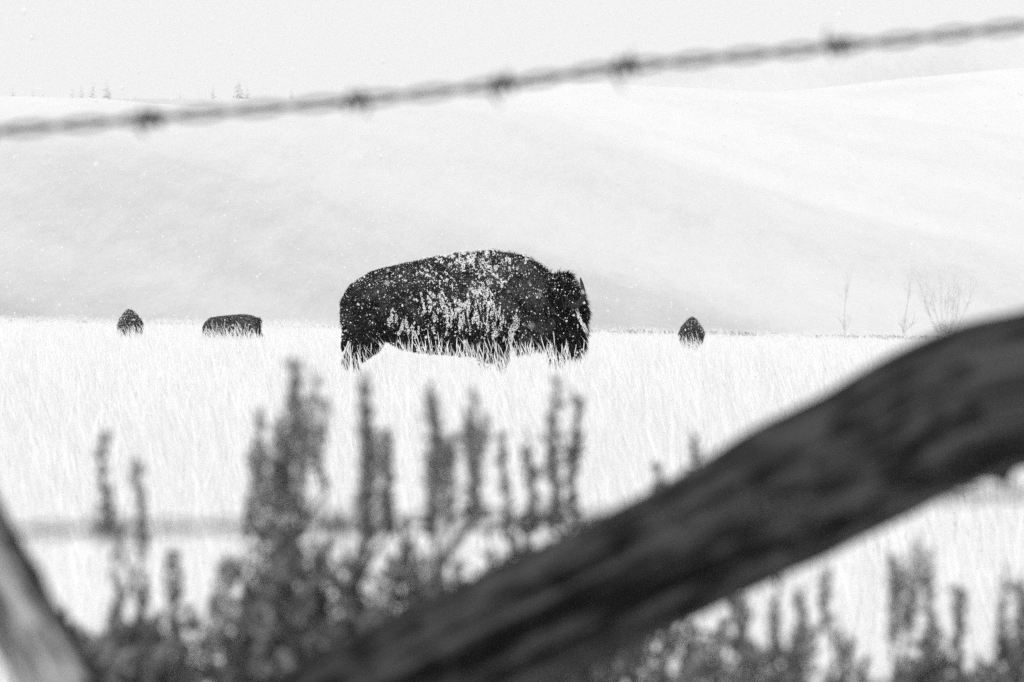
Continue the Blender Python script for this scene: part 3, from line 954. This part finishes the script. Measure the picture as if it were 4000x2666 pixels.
# ------------------------------------------------------------------ sagebrush
def sage(label, d, base_px, stalks, masses, seed, snow=40):
    """stalks: (px, py_top, py_bottom, width_px); masses: (px, py, rx, ry) in the overview's pixels"""
    rr = random.Random(seed); g = np.random.default_rng(seed)
    b0 = at(base_px * K2, 1568 * K2, d); b0 = Vector((b0.x, d, float(ground_z(b0.x, d))))
    root = empty('sagebrush', b0)
    tag(root, label, 'shrub', 'sagebrush in front of the field')
    st, lf = MB(), MB()
    perpx = K2 / FPX * d
    snowp = []

    def leaf(p, size, up=0.5):
        v = Vector((rr.gauss(0, 1), rr.gauss(0, 1), rr.gauss(up, .8))).normalized()
        w = v.cross(Vector((rr.gauss(0, 1), rr.gauss(0, 1), rr.gauss(0, 1)))).normalized() * size * .24
        a = rr.random()
        lf.add([p, p + v * size * .5 + w, p + v * size, p + v * size * .5 - w], [(0, 1, 2, 3)], a)

    def stem(p0, p1, r0, r1, bend=.04):
        pts = []
        off = Vector((rr.gauss(0, bend), rr.gauss(0, bend), 0)) * (p1 - p0).length
        for k in range(7):
            u_ = k / 6
            pts.append(p0.lerp(p1, u_) + off * math.sin(u_ * math.pi) + Vector((rr.gauss(0, .003), rr.gauss(0, .003), 0)))
        st.tube(pts, [r0 + (r1 - r0) * k / 6 for k in range(7)], 5, True, rr.random())
        return pts
    cents = []

    def sprig(mb_, pts, wid, n_leaf, size, tip=.35):
        nonlocal lf
        lf = mb_
        ph = rr.uniform(0, 50)
        for _ in range(n_leaf):
            u_ = rr.random() * (len(pts) - 1); i_ = min(int(u_), len(pts) - 2); f_ = u_ - i_
            v = u_ / (len(pts) - 1)
            env = (0.75 + 0.7 * mnoise.noise(Vector((v * 4.5, ph, 0)))) * (1 - (1 - tip) * v)
            if rr.random() > env + .25: continue
            p = pts[i_].lerp(pts[i_ + 1], f_) + Vector((rr.gauss(0, .5), rr.gauss(0, .5), rr.gauss(0, .3))) * wid * env
            leaf(p, rr.uniform(size * .6, size * 1.2), 1.3)
        lf = foli
    foli = lf
    for mx, my, rx, ry in masses:
        c = at(mx * K2, my * K2, d) - b0 + Vector((0, rr.uniform(-.05, .05), 0)); cents.append(c)
        trunk = stem(Vector((rr.gauss(0, .02), rr.gauss(0, .02), 0)), c, .008, .004)
        RX_, RZ_ = rx * perpx, ry * perpx
        for _ in range(int(8 + 3300 * RX_ * RZ_)):
            q = Vector((rr.gauss(0, .62), rr.gauss(0, .62), rr.gauss(0, .62)))
            p1 = c + Vector((q.x * RX_, q.y * RX_, q.z * RZ_))
            p0 = trunk[5] + Vector((q.x * RX_ * .45, q.y * RX_ * .45, q.z * RZ_ - rr.uniform(.05, .10)))
            br = stem(p0, p1, .0022, .0009, .16)
            ph = rr.random()
            sprig(foli, br[1:], rr.uniform(.012, .024), rr.randint(60, 120), .017, .55)
            if rr.random() < .12: snowp.append(p1)
        for _ in range(int(8 + 900 * RX_ * RZ_)):       # lower, sparser part of the bush, below the frame
            p = c + Vector((rr.gauss(0, RX_ * .8), rr.gauss(0, RX_), -RZ_ - rr.uniform(0.02, .35)))
            if p.z < .15: continue
            br = stem(p - Vector((p.x * .3, p.y * .3, .12)), p, .003, .001, .15)
            sprig(foli, br[2:], .016, 50, .018, .6)
    stalk_parts = []
    for px, pt, pb, wpx in stalks:
        mb = MB()
        t_ = at(px * K2, pt * K2, d) - b0
        bt = at((px + rr.uniform(-5, 12)) * K2, (pb + 40) * K2, d) - b0
        jig = Vector((0, rr.uniform(-.05, .05), 0)); t_ += jig; bt += jig
        near_c = min(cents, key=lambda c: (c - bt).length)
        bend = Vector((rr.gauss(0, .0045), rr.gauss(0, .01), 0)); b2 = rr.gauss(0, .0022)
        pts = [bt.lerp(t_, k / 9) + bend * math.sin(k / 9 * math.pi) + Vector((b2 * math.sin(k / 9 * 6.3), 0, 0)) for k in range(10)]
        mb.tube([near_c - Vector((0, 0, .02)), near_c.lerp(bt, .6)] + pts, [.003, .0026] + [.0022 - .00015 * k for k in range(10)], 5, True, .3)
        L = (t_ - bt).length
        sprig(mb, pts, wpx * perpx * .5, int(1750 * L * (0.5 + wpx / 34)), .0115, .35)
        for _ in range(rr.randint(0, 2)):               # side shoots
            k = rr.randint(2, 6); e = pts[k] + Vector((rr.gauss(0, .007), rr.gauss(0, .012), rr.uniform(.035, .07)))
            mb.tube([pts[k], pts[k].lerp(e, .5) + Vector((rr.gauss(0, .003), 0, 0)), e], [.0014, .0011, .0007], 4, True, .3)
            sprig(mb, [pts[k], pts[k].lerp(e, .5), e], .009, 45, .011, .5)
        stalk_parts.append(mb)
    st.build('stems', M['twig'], root)
    foli.build('foliage', M['sage'], root, False)
    for mb in stalk_parts: mb.build('flower_stalk', M['stalk'], root, False)
    if snow and snowp:
        pos = np.array([tuple(p) for p in snowp]); s_ = g.uniform(.002, .005, (len(pos), 3))
        tag(blobs('snow_tufts', pos, s_, root, g, M['snow']), kind='stuff')


sage('large grey sagebrush with tall spikes, below the large bison', 5.6, 850,
     [(670, 838, 1150, 30), (600, 945, 1150, 22), (568, 1030, 1180, 18), (650, 960, 1150, 34), (695, 960, 1160, 34), (745, 930, 1090, 16), (835, 868, 1180, 34), (850, 990, 1200, 50),
      (888, 995, 1200, 40), (985, 890, 1160, 24), (1040, 1005, 1170, 40), (1072, 950, 1170, 34), (1115, 970, 1150, 24), (1000, 1050, 1200, 34), (640, 1060, 1200, 34)],
     [(660, 1245, 85, 50), (830, 1290, 140, 75), (1010, 1270, 100, 55), (700, 1370, 150, 110), (900, 1400, 140, 110), (800, 1520, 180, 80), (1040, 1380, 90, 80), (560, 1340, 45, 60), (590, 1460, 60, 90)], 11)
sage('slim sagebrush spikes right of the large shrub, rising behind the dark pole', 6.1, 1230,
     [(1155, 1005, 1190, 16), (1205, 1040, 1200, 34), (1285, 872, 1170, 22), (1325, 918, 1180, 22), (1265, 1050, 1180, 20), (1510, 1075, 1160, 22), (1592, 1000, 1120, 22)],
     [(1200, 1270, 45, 40), (1310, 1250, 50, 35), (1420, 1260, 70, 50), (1560, 1180, 50, 60)], 12)
sage('low ragged sagebrush beside the pale pole at lower left', 5.5, 290,
     [(240, 1008, 1170, 20), (325, 1062, 1250, 16), (265, 1280, 1400, 18), (322, 1320, 1420, 22), (390, 1278, 1420, 20), (515, 1285, 1400, 30)],
     [(250, 1450, 90, 70), (350, 1440, 90, 60), (300, 1530, 130, 60), (180, 1530, 70, 60), (420, 1530, 60, 60)], 13)
sage('bushy sagebrush under the dark pole, lower right of centre', 5.5, 1700,
     [(1890, 1310, 1400, 20), (1700, 1440, 1500, 24), (1830, 1360, 1450, 30), (1780, 1390, 1470, 24)],
     [(1640, 1500, 90, 70), (1790, 1480, 110, 70), (1520, 1545, 90, 40), (1900, 1560, 70, 40)], 14)
sage('narrow sagebrush with one straight tall spike near the right edge', 5.7, 2140,
     [(2130, 1270, 1480, 18), (2060, 1285, 1440, 24), (2080, 1310, 1420, 16), (2215, 1370, 1500, 14)],
     [(2140, 1510, 45, 60), (2060, 1560, 40, 30), (2220, 1550, 30, 40)], 15)
sage('grey sagebrush cut by the right edge of the frame', 5.6, 2340,
     [(2330, 1350, 1460, 30), (2300, 1390, 1470, 24), (2358, 1370, 1450, 24)],
     [(2330, 1480, 50, 70), (2360, 1540, 60, 60)], 16)

# ------------------------------------------------------------------ dry weeds standing in the near grass
def weed(px, d, h, label, seed):
    rr = random.Random(seed)
    x = at(px, 2000, d).x
    mb = MB()
    def fork(p, v, ln, r_, lvl):
        q = p + v * ln * .5 + Vector((rr.gauss(0, .1), rr.gauss(0, .1), 0)) * ln * .3; e = p + v * ln
        mb.tube([p, q, e], [r_, r_ * .8, r_ * .6], 4, True, rr.random())
        if lvl < 4:
            for _ in range(rr.randint(2, 3)):
                fork(q.lerp(e, rr.random()), (v + Vector((rr.gauss(0, .55), rr.gauss(0, .5), rr.gauss(.05, .3)))).normalized(), ln * rr.uniform(.5, .75), r_ * .65, lvl + 1)
    for _ in range(3):
        fork(Vector((rr.gauss(0, .02), rr.gauss(0, .02), -.02)), Vector((rr.gauss(0, .3), rr.gauss(0, .3), 1)).normalized(), h * .5, .0028, 0)
    o = mb.build('dry_weed', M['twig'])
    o.location = (x, d, float(ground_z(x, d)))
    tag(o, label, 'weed', 'dry weeds in the near grass')


weed(350, 25, .34, 'thin dark twiggy weed behind the lower wire, left of the two slim spikes', 61)
weed(640, 24, .38, 'dark twiggy weed behind the lower wire, right of the two slim spikes', 62)
weed(940, 26, .30, 'faint twiggy weed by the lower wire, just left of the large sagebrush', 63)
weed(3420, 20, .40, 'thin leaning weed in pale grass just under the dark pole', 64)
weed(3620, 21, .36, 'thin twiggy weed left of the spike under the pole, near the right edge', 65)

# ------------------------------------------------------------------ falling snow
g = np.random.default_rng(5)
pos = []
for y0, y1, hw, zt, dens in [(7, 20, 4, 4, 2.5), (20, 75, 9, 8, 5.0), (75, 200, 20, 16, 0.25), (200, 420, 40, 32, 0.03)]:
    n_ = int((y1 - y0) * 2 * hw * zt * dens)
    pos.append(np.stack([g.uniform(-hw, hw, n_), g.uniform(y0, y1, n_), g.uniform(-.3, zt, n_)], -1))
pos = np.concatenate(pos)
sz = np.minimum(np.exp(g.normal(math.log(0.0046), 0.42, len(pos))), 0.009) * (1 + 1.5 * ss(75, 400, pos[:, 1])) * (0.5 + 0.5 * ss(3, 20, pos[:, 1]))
fl = blobs('falling_snow', pos, np.repeat(sz[:, None], 3, 1) * g.uniform(.7, 1.3, (len(pos), 3)), None, g, M['flake'])
tag(fl, 'white snowflakes drifting through the air over the field', 'snow', kind='stuff')

# ------------------------------------------------------------------ haze
hb = MB()
x0, x1, y0, y1, z0, z1 = -2800, 2800, -60, 7600, -60, 430
hb.add([(x0, y0, z0), (x1, y0, z0), (x1, y1, z0), (x0, y1, z0), (x0, y0, z1), (x1, y0, z1), (x1, y1, z1), (x0, y1, z1)],
       [(0, 3, 2, 1), (4, 5, 6, 7), (0, 1, 5, 4), (1, 2, 6, 5), (2, 3, 7, 6), (3, 0, 4, 7)])
m = bpy.data.materials.new('snowy air'); m.use_nodes = True
nd = m.node_tree.nodes; nd.clear()
out = nd.new('ShaderNodeOutputMaterial'); pv = nd.new('ShaderNodeVolumePrincipled')
pv.inputs['Color'].default_value = (0.97, 0.97, 0.97, 1)
pv.inputs['Density'].default_value = 0.0001
m.node_tree.links.new(pv.outputs[0], out.inputs['Volume'])
tag(hb.build('haze', m, None, False), 'pale snowy haze filling the air over field and hill', 'haze', kind='stuff')
